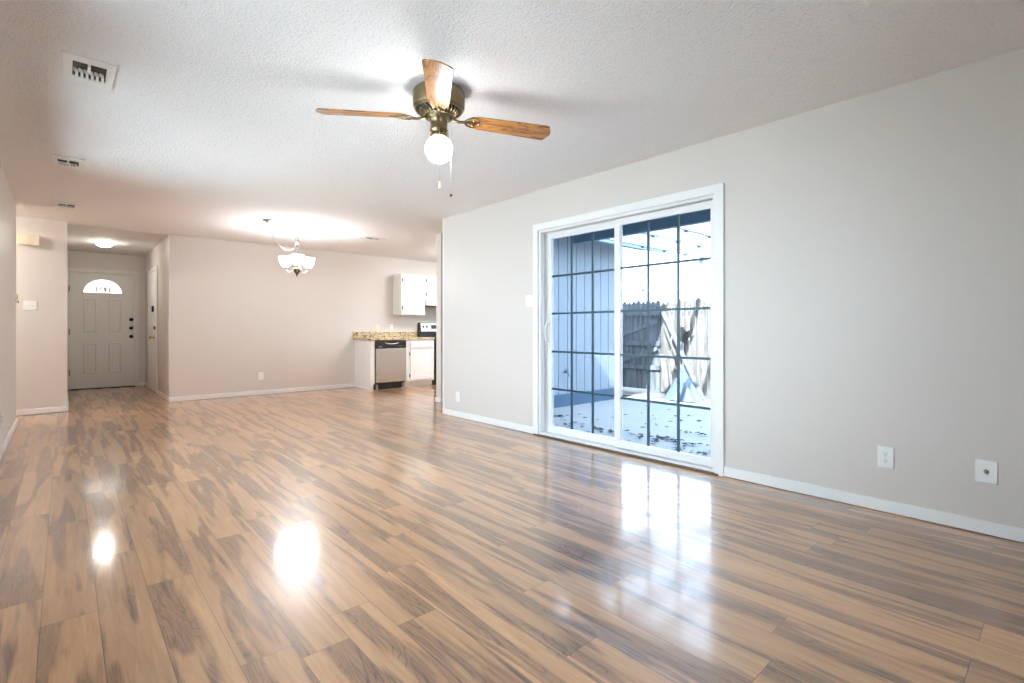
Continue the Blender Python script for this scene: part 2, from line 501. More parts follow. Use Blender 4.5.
# wall behind the camera with an unseen window added to let in sky light
WIN = [(0.20, 1.20)]
struct('wall_behind', MB().prism([(XL - .12, 0), (XR + .15, 0), (XR + .15, CEIL), (XL - .12, CEIL)], YB - .15, YB,
       holes=[[(a, .75), (b, .75), (b, 2.15), (a, 2.15)] for a, b in WIN]), M['wall'])
wallbox('wall_hall', -2.6, YH, 0, .025, YH + .12, CEIL)
wallbox('wall_hall_end', -2.72, 7.66, 0, -2.6, YH + .12, CEIL)
wallbox('wall_hall_near', -2.6, 7.66, 0, XL - .12, 7.78, CEIL)
wallbox('wall_entry_left', -.095, YH + .12, 0, .025, YF, CEIL)
wallbox('wall_entry_right', 1.14, YD + .12, 0, 1.26, YF, CEIL)
wallbox('wall_back', 1.14, YD, 0, WX, YD + .12, CEIL)
struct('wall_wing_end', MB().prism([(YE, 0), (YD, 0), (YD, CEIL), (YE, CEIL)], -.12, 0, holes=[[(6.35, .10), (8.0, .10), (8.0, 2.15), (6.35, 2.15)]],
       m=Matrix(((0, 1, 0, WX), (1, 0, 0, 0), (0, 0, 1, 0), (0, 0, 0, 1)))), M['wall'])  # opening for an unseen kitchen end window, added for daylight
wallbox('wall_wing', XR + .15, YE - .14, 0, WX, YE, CEIL)
wallbox('wall_kitchen', 4.04, 6.05, 0, WX - .12, 6.17, CEIL)
struct('wall_front', MB().prism([(-.095, 0), (.052, 0), (.052, 2.085), (.983, 2.085), (.983, 0), (1.26, 0), (1.26, CEIL), (-.095, CEIL)], YF, YF + .12), M['wall'])

# baseboards
def base(name, x0, y0, x1, y1):
    mb = MB()
    if x0 == x1: pass
    mb.box(x0, y0, .004, x1, y1, .072)
    return struct(name, mb, M['white'], bevel=.003)
base('baseboard_right', XR - .013, YB, XR, 1.662)
base('baseboard_right_far', XR - .013, 3.622, XR, YE + .001)
base('baseboard_left', XL, YB, XL + .013, 7.78)
base('baseboard_left_end', XL - .12, 7.78, XL + .013, 7.793)
base('baseboard_hall', -2.6, YH - .013, .038, YH)
base('baseboard_entry_left', .025, YH, .038, YF)
base('baseboard_entry_front', 1.045, YF - .013, 1.127, YF)
base('baseboard_entry_right_far', 1.127, 11.10, 1.14, YF)
base('baseboard_entry_right_near', 1.127, YD - .013, 1.14, 9.985)
base('baseboard_back', 1.127, YD - .013, 3.960, YD)
base('baseboard_kitchen', 4.027, 6.037, WX - .12, 6.05)
base('baseboard_kitchen_end', 4.027, 6.05, 4.04, 6.183)
struct('trim_1', MB().box(XR - .006, YE - .02, .0, XR + .02, YE + .004, CEIL), M['white'])  # corner bead, its bright glare put into the white colour

# unseen windows added to light the room: behind, left and kitchen end
for i, (a, b, z0_, onleft) in enumerate([(a, b, .75, 0) for a, b in WIN] + [(a, b, .45, 1) for a, b in LWIN] + [(6.35, 8.0, .10, 2)]):
    w = empty('window_%d' % (i + 1), ((a, YB, z0_), (XL, b, z0_), (WX - .12, a, z0_))[onleft], (0, -PI / 2, PI / 2)[onleft]); tag(w, kind='structure')
    W_, H_ = b - a, 2.15 - z0_
    f = MB()
    f.prism([(-.07, -.07), (W_ + .07, -.07), (W_ + .07, H_ + .07), (-.07, H_ + .07)], 0, .016, holes=[[(0, 0), (W_, 0), (W_, H_), (0, H_)]])
    f.build('window_frame', M['white'], w)
    s = MB().prism([(0, 0), (W_, 0), (W_, H_), (0, H_)], -.11, -.06, holes=[[(.04, .04), (W_ / 2 - .02, .04), (W_ / 2 - .02, H_ - .04), (.04, H_ - .04)], [(W_ / 2 + .02, .04), (W_ - .04, .04), (W_ - .04, H_ - .04), (W_ / 2 + .02, H_ - .04)]])
    s.build('sash', M['vinyl'], w)
    MB().box(.03, -.088, .03, W_ - .03, -.084, H_ - .03).build('pane', M['glass'], w)

# ------------------------------------------------------------------ patio sliding door (local x runs along the wall, +y out of the house)
sd = empty('door_1', (XR, 3.622, 0), RIGHT); tag(sd, kind='structure')
W1 = 1.96; cw = .068
MB().prism([(0, 0), (cw, 0), (cw, 2.045), (W1 - cw, 2.045), (W1 - cw, 0), (W1, 0), (W1, 2.113), (0, 2.113)], -.018, 0).build('casing', M['white'], sd, bevel=.004)
fr = MB()
fr.prism([(cw, .0), (W1 - cw, .0), (W1 - cw, 2.045), (cw, 2.045)], .0, .15, holes=[[(cw + .022, .03), (W1 - cw - .022, .03), (W1 - cw - .022, 2.022), (cw + .022, 2.022)]])
fr.box(cw + .022, .083, .03, W1 - cw - .022, .089, .045)
fr.box(cw + .022, .083, 2.005, W1 - cw - .022, .089, 2.022)
fr.box(cw + .022, .035, .03, cw + .030, .041, 2.02)
fr.box(cw + .022, .083, .03, cw + .034, .092, 2.02)
fr.build('door_frame', M['vinyl'], sd, bevel=.002)
def slider(name, x0, x1, gx0, gx1, y, handle):
    p = MB().prism([(x0, .034), (x1, .034), (x1, 2.018), (x0, 2.018)], y - .02, y + .02, holes=[[(gx0, .094), (gx1, .094), (gx1, 1.963), (gx0, 1.963)]]).build(name, M['vinyl'], sd, bevel=.004)
    MB().box(gx0 - .01, y - .003, .084, gx1 + .01, y + .003, 1.973).build('glass', M['doorglass'], p)
    g = MB(); t_ = .0095
    for k in (1, 2):
        xx = gx0 + (gx1 - gx0) * k / 3; g.box(xx - t_, y - .007, .094, xx + t_, y + .007, 1.963)
    for z in (.464, .837, 1.217, 1.590): g.box(gx0, y - .0075, z - t_, gx1, y + .0075, z + t_)
    g.build('grille', M['grille'], p)
    return p
pl = slider('sliding_panel', .092, .985, .150, .922, .112, True)
pr = slider('fixed_panel', .967, 1.868, 1.020, 1.834, .060, False)
hd = MB().tube([(.118, .092, 1.125), (.118, .065, 1.12), (.118, .045, 1.095), (.118, .042, 1.03), (.118, .045, .96), (.118, .065, .935), (.118, .092, .93)], .008, 8)
hd.box(.105, .082, .91, .133, .093, 1.145)
hd.build('handle', M['plate'], pl)
struct('trim_2', MB().box(XR - .035, 1.70, .0, XR + .005, 3.60, .012), M['thresh'])

# ------------------------------------------------------------------ front door
fd = empty('door_2', (.04, YF, 0)); tag(fd, kind='structure')
MB().prism([(-.012, 0), (.012, 0), (.012, 2.085), (.943, 2.085), (.943, 0), (.998, 0), (.998, 2.142), (-.012, 2.142)], -.018, .0).build('casing', M['doorp'], fd, bevel=.003)
MB().prism([(.012, 0), (.021, 0), (.021, 2.076), (.934, 2.076), (.934, 0), (.943, 0), (.943, 2.085), (.012, 2.085)], .0, .12).build('jamb', M['white'], fd)
MB().prism([(.021, .013), (.934, .013), (.934, 2.076), (.021, 2.076)], .066, .085, holes=[[(.045, .03), (.91, .03), (.91, 2.05), (.045, 2.05)]]).build('door_stop', M['white'], fd)
cx, zb, rx, rz = .482, 1.725, .272, .245
arc = [(cx + rx * math.cos(PI * k / 24), zb + rz * math.sin(PI * k / 24)) for k in range(25)]
leaf = MB().prism([(.024, .014), (.931, .014), (.931, 2.073), (.024, 2.073)], .02, .064, holes=[arc])
for (x0, x1) in ((.205, .405), (.555, .755)):
    for (z0, z1) in ((.27, .83), (1.01, 1.625)):
        leaf.ring(x0, z0, x1, z1, .038, .0205, .008)
        leaf.box(x0 + .055, .0145, z0 + .055, x1 - .055, .021, z1 - .055)
lf = leaf.build('door_leaf', M['doorp'], fd, bevel=.002)
arco = [(cx + (rx + .028) * math.cos(PI * k / 24), zb + (rz + .028) * math.sin(PI * k / 24)) for k in range(25)]
arco = [(cx + rx + .028, zb - .028)] + arco + [(cx - rx - .028, zb - .028)]
MB().prism(arco, .010, .021, holes=[arc]).build('fanlight_frame', M['doorp'], lf)
MB().prism([(cx + rx * 1.01 * math.cos(PI * k / 24), zb - .003 + rz * 1.02 * math.sin(PI * k / 24)) for k in range(25)], .040, .044).build('fanlight_glass', glassmat('dimmed_fanlight_glass', (0.42, 0.41, 0.39)), lf)  # glass tinted to dim the sky so the numerals show
tcv = bpy.data.curves.new('numbers', 'FONT'); tcv.body = '1691'; tcv.size = .115; tcv.extrude = .003; tcv.align_x = 'CENTER'; tcv.space_character = 1.25; tcv.offset = .0065
tob = bpy.data.objects.new('numbers_source', tcv); COL.objects.link(tob)
bpy.context.view_layer.update()
nm = bpy.data.meshes.new_from_object(tob.evaluated_get(bpy.context.evaluated_depsgraph_get()))
bpy.data.objects.remove(tob)
nm.materials.clear(); nm.materials.append(simple('ochre_numerals', (0.55, 0.36, 0.10), 0.5))
no = bpy.data.objects.new('house_number', nm); COL.objects.link(no); no.parent = lf
no.location = (cx, .036, zb + .022); no.rotation_euler = (PI / 2, 0, 0); no.scale = (.82, 1, 1)
mz = Matrix.Rotation(PI / 2, 4, 'X')
for z in (1.249, 1.09, .932):
    kb = MB().lathe([(.033, 0), (.033, .010), (.029, .016), (.024, .018), (.022, .034), (.012, .040)], 20, m=Matrix.Translation((.889, .02, z)) @ mz)
    kb.build('deadbolt' if z > 1 else 'door_knob', M['bronze'], lf)
MB().lathe([(.011, 0), (.011, .005), (.006, .007)], 14, m=Matrix.Translation((cx + .0, .02, 1.506)) @ mz).build('peephole', M['plate'], lf)
for z in (.30, 1.02, 1.78):
    MB().box(.014, -.006, z - .05, .026, .022, z + .05).build('hinge', M['bronze'], fd)
MB().box(.012, -.03, .0, .943, .10, .013).build('threshold', M['bronze'], fd)

# ------------------------------------------------------------------ closet door on the right of the entry
cd = empty('door_3', (1.14, 11.045, 0), RIGHT); tag(cd, kind='structure')
MB().prism([(-.055, 0), (0, 0), (0, 2.06), (1.0, 2.06), (1.0, 0), (1.055, 0), (1.055, 2.115), (-.055, 2.115)], -.018, -.0005).build('casing', M['white'], cd, bevel=.003)
cl = MB().box(.004, -.010, .012, .996, -.0005, 2.056)
for (x0, x1) in ((.13, .45), (.55, .87)):
    for (z0, z1) in ((.22, .90), (1.12, 1.88)):
        cl.ring(x0, z0, x1, z1, .03, -.0095, .007)
cl = cl.build('door_leaf', M['white'], cd, bevel=.002)
MB().box(.60, -.040, 1.36, .67, -.010, 1.46).build('lock_box', M['black'], cl, bevel=.004)
MB().lathe([(.026, 0), (.026, .010), (.016, .02)], 16, m=Matrix.Translation((.82, -.010, 1.09)) @ mz).build('deadbolt', M['bronze'], cl)
MB().lathe([(.030, 0), (.030, .006), (.012, .012), (.011, .035), (.027, .05), (.027, .066), (.012, .075)], 20, m=Matrix.Translation((.72, -.010, .925)) @ mz).build('door_knob', M['brassl'], cl)

# ------------------------------------------------------------------ wall plates
def outlet(loc, rz, label, mat='plate', w=.074, h=.118):
    t = thing('power_outlet', label, 'outlet', loc, rz)
    MB().box(-w / 2, -.006, -h / 2, w / 2, 0, h / 2).build('cover_plate', M[mat], t, bevel=.003)
    for s in (-1, 1):
        r = MB().prism([(.016 * math.cos(a) * 1.0, s * .0195 + .0145 * max(-1, min(1, 1.15 * math.sin(a)))) for a in [2 * PI * k / 20 for k in range(20)]], -.0085, -.005).build('receptacle', M[mat], t)
        sl = MB().box(-.0075, -.0092, s * .0195 - .001, -.0052, -.0084, s * .0195 + .007).box(.0052, -.0092, s * .0195 - .001, .0075, -.0084, s * .0195 + .007)
        sl.box(-.0022, -.0092, s * .0195 - .010, .0022, -.0084, s * .0195 - .0055)
        sl.build('slots', M['dark'], r)
    MB().lathe([(.0035, 0), (.003, .0015)], 10, m=Matrix.Translation((0, -.006, 0)) @ mz).build('screw', M['chainm'], t)
    return t
outlet((XR, .713, .318), RIGHT, 'white duplex outlet low on the wall right of the patio door', w=.078, h=.122)
outlet((XR, 4.934, .248), RIGHT, 'white duplex outlet on the wall left of the patio door, near the corner')
outlet((2.377, YD, .306), 0, 'white duplex outlet low on the dining area back wall')
outlet((XL, 6.02, .30), LEFT, 'white outlet low on the left wall at the picture edge')
outlet((4.413, YD, 1.095), 0, 'tan outlet above the granite backsplash, left of two', mat='almond')
outlet((4.716, YD, 1.105), 0, 'white outlet above the granite backsplash, nearer the upper cabinet')

t = thing('cable_plate', 'square white cable jack plate, lowest right on the right wall', 'wall plate', (XR, .290, .324), RIGHT)
MB().box(-.042, -.007, -.058, .042, 0, .058).build('cover_plate', M['plate'], t, bevel=.003)
MB().lathe([(.010, 0), (.010, .003), (.005, .004), (.005, .012)], 16, m=Matrix.Translation((0, -.006, 0)) @ mz).build('jack', M['nickel'], t)

def switch(loc, rz, label, n, w):
    t = thing('light_switch', label, 'light switch', loc, rz)
    MB().box(-w / 2, -.006, -.057, w / 2, 0, .057).build('cover_plate', M['plate'], t, bevel=.003)
    for k in range(n):
        x = (k - (n - 1) / 2) * .046
        MB().prism([(-.006, 0), (.001, -.016), (.006, -.014), (.008, 0)], x - .005, x + .005, m=Matrix(((0, 1, 0, 0), (0, 0, 1, -.006), (1, 0, 0, 0), (0, 0, 0, 1)))).build('toggle', M['plate'], t)
switch((XR, 3.685, 1.350), RIGHT, 'white double toggle switch plate beside the patio door casing', 2, .105)
switch((-.320, YH, 1.360), 0, 'white double toggle switch plate on the short wall under the chime box', 2, .122)

t = thing('thermostat', 'small thermostat seen edge on at the far end of the left wall', 'thermostat', (XL, 7.50, 1.385), LEFT)
MB().box(-.04, -.010, -.058, .04, 0, .058).build('back_plate', M['plate'], t, bevel=.003)
MB().box(-.032, -.028, -.050, .032, -.010, .050).build('body', M['cream'], t, bevel=.004)
MB().box(-.012, -.034, -.045, .012, -.028, -.020).build('lever', M['dark'], t)

t = thing('door_chime', 'cream rectangular door chime box high on the short wall', 'door chime', (-.335, YH, 2.165), 0)
MB().box(-.10, -.055, -.062, .10, 0, .062).build('cover', M['cream'], t, bevel=.006)
gr = MB()
for k in range(6): gr.box(-.084, -.057, -.045 + k * .018, .084, -.054, -.041 + k * .018)
gr.build('sound_slots', M['almond'], t)

# ------------------------------------------------------------------ ceiling vents
def vent(loc, label, w=.21, h=.35, rz=0.0):
    t = thing('ceiling_vent', label, 'air vent', loc, rz, None)
    # frame, hangs 8 mm under the ceiling; local x along w, y along h
    ow, oh = w / 2, h / 2
    sx0, sx1, sy0, sy1 = -.062, .062, -.085, .10
    F = MB()
    m = Matrix(((1, 0, 0, 0), (0, 0, 1, 0), (0, 1, 0, 0), (0, 0, 0, 1)))   # prism (x,z)->(x,y), extrusion -> z
    F.prism([(-ow, -oh), (ow, -oh), (ow, oh), (-ow, oh)], -.009, -.001, holes=[[(sx0, sy0), (sx1, sy0), (sx1, sy1), (sx0, sy1)]], m=m)
    F.build('frame', M['plate'], t, bevel=.002)
    MB().box(sx0 - .004, sy0 - .004, -.003, sx1 + .004, sy1 + .004, -.0015).build('duct', M['duct'], t)
    return t, (sx0, sx1, sy0, sy1)
def vent_full(loc, label, w, h, rz=0.0, n=6, dims=(-.075, .075, -.07, .07)):
    t = thing('ceiling_vent', label, 'air vent', loc, rz)
    ow, oh = w / 2, h / 2
    sx0, sx1, sy0, sy1 = dims
    m = Matrix(((1, 0, 0, 0), (0, 0, 1, 0), (0, 1, 0, 0), (0, 0, 0, 1)))
    F = MB().prism([(-ow, -oh), (ow, -oh), (ow, oh), (-ow, oh)], -.010, -.0005, holes=[[(sx0, sy0), (sx1, sy0), (sx1, sy1), (sx0, sy1)]], m=m)
    F.build('frame', M['plate'], t, bevel=.003)
    MB().box(sx0 - .003, sy0 - .003, -.003, sx1 + .003, sy1 + .003, -.001).build('duct', M['duct'], t)
    ym = sy0 + (sy1 - sy0) * .44
    L_ = n
    for k in range(L_):
        x = sx0 + (sx1 - sx0) * (k + .8) / (L_ + .4)
        v = MB()
        pts = [(x - .010, ym + .002), (x - .001, ym + .018), (x + .001, sy1)]
        vs = []; fs = []
        for (px_, py_) in pts:
            vs += [(px_ - .005, py_, -.022), (px_ + .006, py_, -.022), (px_ + .004, py_, -.004), (px_ - .006, py_, -.004)]
        for i in range(2):
            for q in range(4): fs.append((i * 4 + q, i * 4 + (q + 1) % 4, i * 4 + 4 + (q + 1) % 4, i * 4 + 4 + q))
        fs += [(3, 2, 1, 0), (8, 9, 10, 11)]
        v.add(vs, fs).build('vane', M['plate'], t)
    MB().box(-.006, sy0, -.020, .006, ym, -.004).build('lever', M['plate'], t)
    return t
vent_full((.097, 3.53, CEIL), 'largest white ceiling vent with dark slot, nearest the camera', .215, .35, 0, 6, (-.066, .072, -.105, .095))
vent_full((.022, 5.566, CEIL), 'middle white ceiling vent in the row along the left wall', .20, .34, 0, 6, (-.066, .066, -.085, .095))
vent_full((.015, 7.490, CEIL), 'farthest white ceiling vent, closest to the entry alcove', .19, .32, 0, 6, (-.066, .066, -.085, .09))
vent_full((3.50, 7.09, CEIL), 'small white ceiling vent above the dining area near the kitchen', .34, .22, 0, 7, (-.11, .09, -.06, .06))

# ------------------------------------------------------------------ ceiling fan
FX, FY = 1.623, 2.452
fan = thing('ceiling_fan', 'antique brass ceiling fan with four oak blades and lit globe', 'ceiling fan', (FX, FY, CEIL + .090))
fan.scale = (1.06, 1.06, 1.06)
MB().lathe([(.0, -.0855), (.118, -.0855), (.130, -.092), (.139, -.104), (.141, -.112), (.137, -.118), (.141, -.126), (.141, -.168), (.137, -.174), (.141, -.180), (.136, -.192), (.118, -.198), (.0, -.198)], 48).build('motor_housing', M['brass'], fan)
vr = MB().lathe([(.0, -.197), (.115, -.197), (.078, -.228), (.0, -.232)], 40)
vr.build('vent_ring', M['dark'], fan)
rb = MB()
for k in range(28):
    a = 2 * PI * k / 28
    m = Matrix.Rotation(a, 3, 'Z')
    p0 = m @ Vector((.120, 0, -.196)); p1 = m @ Vector((.104, .014, -.209)); p2 = m @ Vector((.078, .020, -.230))
    rb.tube([p0, p1, p2], .0042, 6)
rb.tube([(.124 * math.cos(2 * PI * k / 40), .124 * math.sin(2 * PI * k / 40), -.197) for k in range(40)], .007, 8, closed=True)
rb.tube([(.077 * math.cos(2 * PI * k / 40), .077 * math.sin(2 * PI * k / 40), -.232) for k in range(40)], .006, 8, closed=True)
rb.build('vent_ribs', M['brass'], fan)
MB().lathe([(.0, -.230), (.066, -.230), (.066, -.240), (.047, -.246), (.046, -.300), (.049, -.304), (.049, -.312), (.040, -.318), (.040, -.326), (.045, -.330), (.045, -.344), (.038, -.350), (.0, -.350)], 36).build('switch_housing', M['brass'], fan)
gl = MB()
R_ = .0745; zc = -.412
prof = [(.034, -.345)] + [(R_ * math.sin(a), zc + R_ * math.cos(a)) for a in [.47 + (PI - .47) * k / 22 for k in range(22)]] + [(.001, zc - R_)]
gl.lathe(prof, 36).build('globe', M['globe'], fan)
def blade_outline():
    r0, r1 = .172, .645
    w0, w1 = .056, .069
    top = [(r0, .020), (r0 + .010, .040), (r0 + .030, w0 - .004), (r0 + .06, w0)]
    for k in range(1, 8): top.append((r0 + .06 + (r1 - .05 - r0 - .06) * k / 8, w0 + (w1 - w0) * k / 8))
    top += [(r1 - .045, w1), (r1 - .028, w1 - .002), (r1 - .018, w1 - .012), (r1 - .014, w1 - .024), (r1 - .006, w1 - .040), (r1, .012)]
    return top + [(x, -y) for x, y in reversed(top)]
PITCH = math.radians(-12)
for ang, droop in ((-26.5, 2), (56.0, 1), (146.5, .5), (236.0, 3)):
    a = math.radians(ang)
    mxy = Matrix(((1, 0, 0, 0), (0, 0, 1, 0), (0, 1, 0, 0), (0, 0, 0, 1)))
    # arm (blade iron)
    ir = empty('x', (0, 0, 0)); bpy.data.objects.remove(ir)
    arm = MB()
    arm.tube([(.060, 0, -.236), (.085, .0, -.243), (.110, 0, -.250), (.135, 0, -.249), (.165, 0, -.2435)], [.012, .010, .008, .008, .009], 8)
    for s in (-1, 1):
        arm.tube([(.140, 0, -.2475), (.158, s * .030, -.247), (.185, s * .043, -.2445), (.212, s * .036, -.2440), (.232, s * .015, -.2440), (.245, 0, -.2440)], .0058, 6)
    arm.prism([(.155, -.014), (.20, -.020), (.262, -.010), (.270, 0), (.262, .010), (.20, .020), (.155, .014)], -.2475, -.2425, m=mxy)
    # give the iron its twist with the blade's pitch
    tw = []
    for p in arm.v:
        f = max(0.0, min(1.0, (p[0] - .12) / .05)); r = Matrix.Rotation(PITCH * f, 3, 'X')
        q = r @ Vector((p[0], p[1], p[2] + .2400)); tw.append((q.x, q.y, q.z - .2400))
    arm.v = tw
    arm.build('blade_iron', M['brass'], fan, rot=(0, 0, a))
    bl = MB().prism(blade_outline(), .0, .0062, m=mxy).build('blade', M['oak'], fan, bevel=.0015)
    bl.rotation_mode = 'XYZ'
    bl.matrix_local = Matrix.Translation((0, 0, -.2400)) @ Matrix.Rotation(a, 4, 'Z') @ Matrix.Rotation(math.radians(droop), 4, 'Y') @ Matrix.Rotation(PITCH, 4, 'X')
    for sx, sy in ((.190, .022), (.190, -.022), (.224, 0)):
        MB().lathe([(.005, 0), (.005, -.003), (.002, -.0045)], 10, m=Matrix.Translation((sx, sy, -.0035))).build('screw', M['brassl'], bl)
def beadchain(x, y, z0, z1, fob):
    c = MB().tube([(x, y, z0), (x, y, (z0 + z1) / 2), (x, y, z1)], .0013, 6)
    k = z0
    while k > z1:
        c.lathe([(.0005, k + .002), (.002, k), (.0005, k - .002)], 6, m=Matrix.Translation((x, y, 0))); k -= .012
    o = c.build('pull_chain', M['chainm'], fan)
    if fob: MB().lathe([(.001, z1 + .004), (.005, z1), (.0055, z1 - .02), (.009, z1 - .030), (.009, z1 - .036), (.001, z1 - .036)], 14, m=Matrix.Translation((x, y, 0))).build('pull_fob', M['cream'], o)
    else: MB().lathe([(.001, z1 + .006), (.006, z1 + .003), (.0075, z1 - .003), (.005, z1 - .009), (.001, z1 - .010)], 14, m=Matrix.Translation((x, y, 0))).build('pull_fob', M['black'], o)
beadchain(-.024, -.042, -.31, -.605, True)
beadchain(.052, -.040, -.31, -.660, False)

# ------------------------------------------------------------------ chandelier
CX, CY = 2.372, 7.067
ch = thing('chandelier', 'swagged nickel chandelier with three lit white glass bowls', 'chandelier', (CX, CY, CEIL))
cnx, cny = 1.918 - CX, 6.789 - CY
MB().lathe([(.001, 0), (.062, 0), (.062, -.008), (.045, -.022), (.014, -.034), (.010, -.05), (.001, -.05)], 28, m=Matrix.Translation((cnx, cny, 0))).build('canopy', M['nickel'], ch)
def cat(p, q, sag, n):
    out = []
    for k in range(n + 1):
        u = k / n; v = Vector(p).lerp(Vector(q), u); v.z -= sag * 4 * u * (1 - u); out.append(v)
    return out
swag = [Vector((cnx, cny, -.05)), Vector((cnx * .93, cny * .93, -.12)), Vector((cnx * .82, cny * .82, -.20)), Vector((cnx * .66, cny * .66, -.28)), Vector((cnx * .48, cny * .48, -.325)), Vector((cnx * .30, cny * .30, -.330)), Vector((cnx * .14, cny * .14, -.295)), Vector((.0, .0, -.20))]
lk = MB()
def chain(mb, pts, link=.024):
    # resample
    L_ = [0]
    for i in range(1, len(pts)): L_.append(L_[-1] + (pts[i] - pts[i - 1]).length)
    n = int(L_[-1] / link)
    def at(s):
        for i in range(1, len(pts)):
            if s <= L_[i]: return pts[i - 1].lerp(pts[i], (s - L_[i - 1]) / (L_[i] - L_[i - 1]))
        return pts[-1]
    for k in range(n):
        c = at((k + .5) * L_[-1] / n); d = (at((k + 1) * L_[-1] / n) - at(k * L_[-1] / n)).normalized()
        q = d.to_track_quat('X', 'Y').to_matrix() @ Matrix.Rotation((k % 2) * PI / 2, 3, 'X')
        mb.tube([c + q @ Vector((.016 * math.cos(t_), .007 * math.sin(t_), 0)) for t_ in [2 * PI * j / 10 for j in range(10)]], .0022, 5, closed=True)
chain(lk, swag); lk.build('swag_chain', M['nickel'], ch)
MB().tube([p + Vector((0, 0, .002)) for p in swag], .0028, 6).build('cord', M['cord'], ch)
vc = MB(); chain(vc, [Vector((0, 0, -.005)), Vector((0, 0, -.11))]); 
vc.build('hanging_chain', M['nickel'], ch)
MB().lathe([(.001, 0), (.016, 0), (.016, -.004), (.004, -.010), (.004, -.02), (.001, -.02)], 16).build('ceiling_hook', M['nickel'], ch)
wr_ = MB()
for k in range(3):
    a = 2 * PI * k / 3 + .4
    wr_.tube([(0, 0, -.105), (.018 * math.cos(a), .018 * math.sin(a), -.14), (.032 * math.cos(a), .032 * math.sin(a), -.185), (.058 * math.cos(a), .058 * math.sin(a), -.190), (.062 * math.cos(a), .062 * math.sin(a), -.178)], .004, 6)
wr_.lathe([(.001, -.183), (.042, -.183), (.046, -.192), (.034, -.205), (.034, -.222), (.020, -.230), (.001, -.23)], 28)
wr_.build('crown', M['nickel'], ch)
st = MB()
for k in range(3):
    a = 2 * PI * k / 3 + .4
    st.tube([(.024 * math.cos(a), .024 * math.sin(a), -.225), (.020 * math.cos(a), .020 * math.sin(a), -.40), (.028 * math.cos(a), .028 * math.sin(a), -.56)], .0055, 8)
st.tube([(0, 0, -.225), (0, 0, -.57)], .008, 8)
st.build('column', M['nickel'], ch)
MB().lathe([(.001, -.555), (.052, -.555), (.056, -.565), (.046, -.580), (.040, -.602), (.024, -.622), (.012, -.634), (.014, -.642), (.006, -.655), (.001, -.670)], 28).build('finial', M['finial'], ch)
for ang in (252, 12, 132):
    a = math.radians(ang); c, s = math.cos(a), math.sin(a)
    ar = MB().tube([(r * c, r * s, z) for r, z in ((.022, -.520), (.045, -.572), (.085, -.602), (.118, -.600), (.148, -.578), (.163, -.545))], .0065, 8).build('arm', M['nickel'], ch)
    MB().lathe([(.001, -.548), (.020, -.548), (.030, -.540), (.026, -.528), (.001, -.528)], 20, m=Matrix.Translation((.165 * c, .165 * s, 0))).build('socket_cup', M['nickel'], ar)
    MB().lathe([(.001, -.530), (.030, -.528), (.054, -.506), (.072, -.470), (.081, -.425), (.083, -.396), (.079, -.396), (.070, -.450), (.044, -.500), (.001, -.512)], 32, m=Matrix.Translation((.165 * c, .165 * s, 0))).build('glass_bowl', M['bowl'], ar)

# entry flush light
el = thing('ceiling_light', 'round lit flush dome light on the entry alcove ceiling', 'ceiling light', (.470, 10.21, CEIL - .004))
el.scale = (.78, .78, .78)
MB().lathe([(.001, 0), (.135, 0), (.138, -.012), (.130, -.022), (.001, -.022)], 36).build('base_ring', M['nickel'], el)
MB().lathe([(.001, -.022), (.136, -.022), (.138, -.034), (.122, -.062), (.085, -.086), (.040, -.098), (.001, -.100)], 36).build('glass_dome', M['dome'], el)
hl = thing('hall_fill_light', 'round dome fill light added in the side hallway, hidden by the left wall', 'ceiling light', (-1.45, 8.15, CEIL))  # hidden lamp added to brighten the short wall and far room
MB().lathe([(.001, 0), (.135, 0), (.138, -.012), (.130, -.022), (.001, -.022)], 36).build('base_ring', M['nickel'], hl)
MB().lathe([(.001, -.022), (.136, -.022), (.138, -.034), (.122, -.062), (.085, -.086), (.040, -.098), (.001, -.100)], 36).build('glass_dome', M['hallfill'], hl)
# fill light added out of view, round the corner of the kitchen wall
kl = thing('kitchen_fill_light', 'long fluorescent fill light added on the kitchen ceiling, unseen behind the wall', 'ceiling light', (5.6, 7.2, CEIL))
MB().box(-.62, -.13, -.030, .62, .13, 0).build('housing', M['plate'], kl, bevel=.004)
MB().box(-.60, -.12, -.080, .60, .12, -.031).build('diffuser', M['kitchenfill'], kl, bevel=.02)

# ------------------------------------------------------------------ kitchen (local origin on the back wall)
XE = 4.00; YFc = -.64            # base cabinet front plane relative to wall
ep = thing('cabinet_end_panel', 'white painted end panel at the left of the dishwasher', 'cabinet panel', (XE, YD, 0))
MB().prism([(0, .0), (YFc + .055, .0), (YFc + .055, .10), (YFc, .10), (YFc, .868), (0, .868)], -.030, .052, m=Matrix(((0, 1, 0, 0), (1, 0, 0, 0), (0, 0, 1, 0), (0, 0, 0, 1)))).build('panel', M['cabinet'], ep, bevel=.002)
MB().box(-.038, -.60, .004, -.0305, -.014, .05).build('shoe_moulding', M['white'], ep)

dw = thing('dishwasher', 'stainless steel dishwasher with black control panel under the counter', 'dishwasher', (XE + .058, YD, 0))
MB().box(.004, YFc + .03, .10, .596, -.06, .862).build('tub_body', M['black'], dw)
MB().prism([(.004, 0), (.596, 0), (.596, .095), (.004, .095)], YFc + .035, -.1).build('toe_kick', M['black'], dw)
dd = MB().box(.006, YFc - .022, .125, .594, YFc + .028, .725).build('door', M['steel'], dw, bevel=.006)
cp = MB().box(.004, YFc - .028, .732, .596, YFc + .028, .862).build('control_panel', M['black'], dw, bevel=.006)
MB().tube([(.17, YFc - .030, .822), (.22, YFc - .040, .810), (.30, YFc - .044, .802), (.38, YFc - .040, .810), (.43, YFc - .030, .822)], .010, 8).build('handle', M['nickel'], cp)
for k in range(5): MB().box(.44 + k * .026, YFc - .0295, .760, .456 + k * .026, YFc - .027, .768).build('button', M['nickel'], cp)
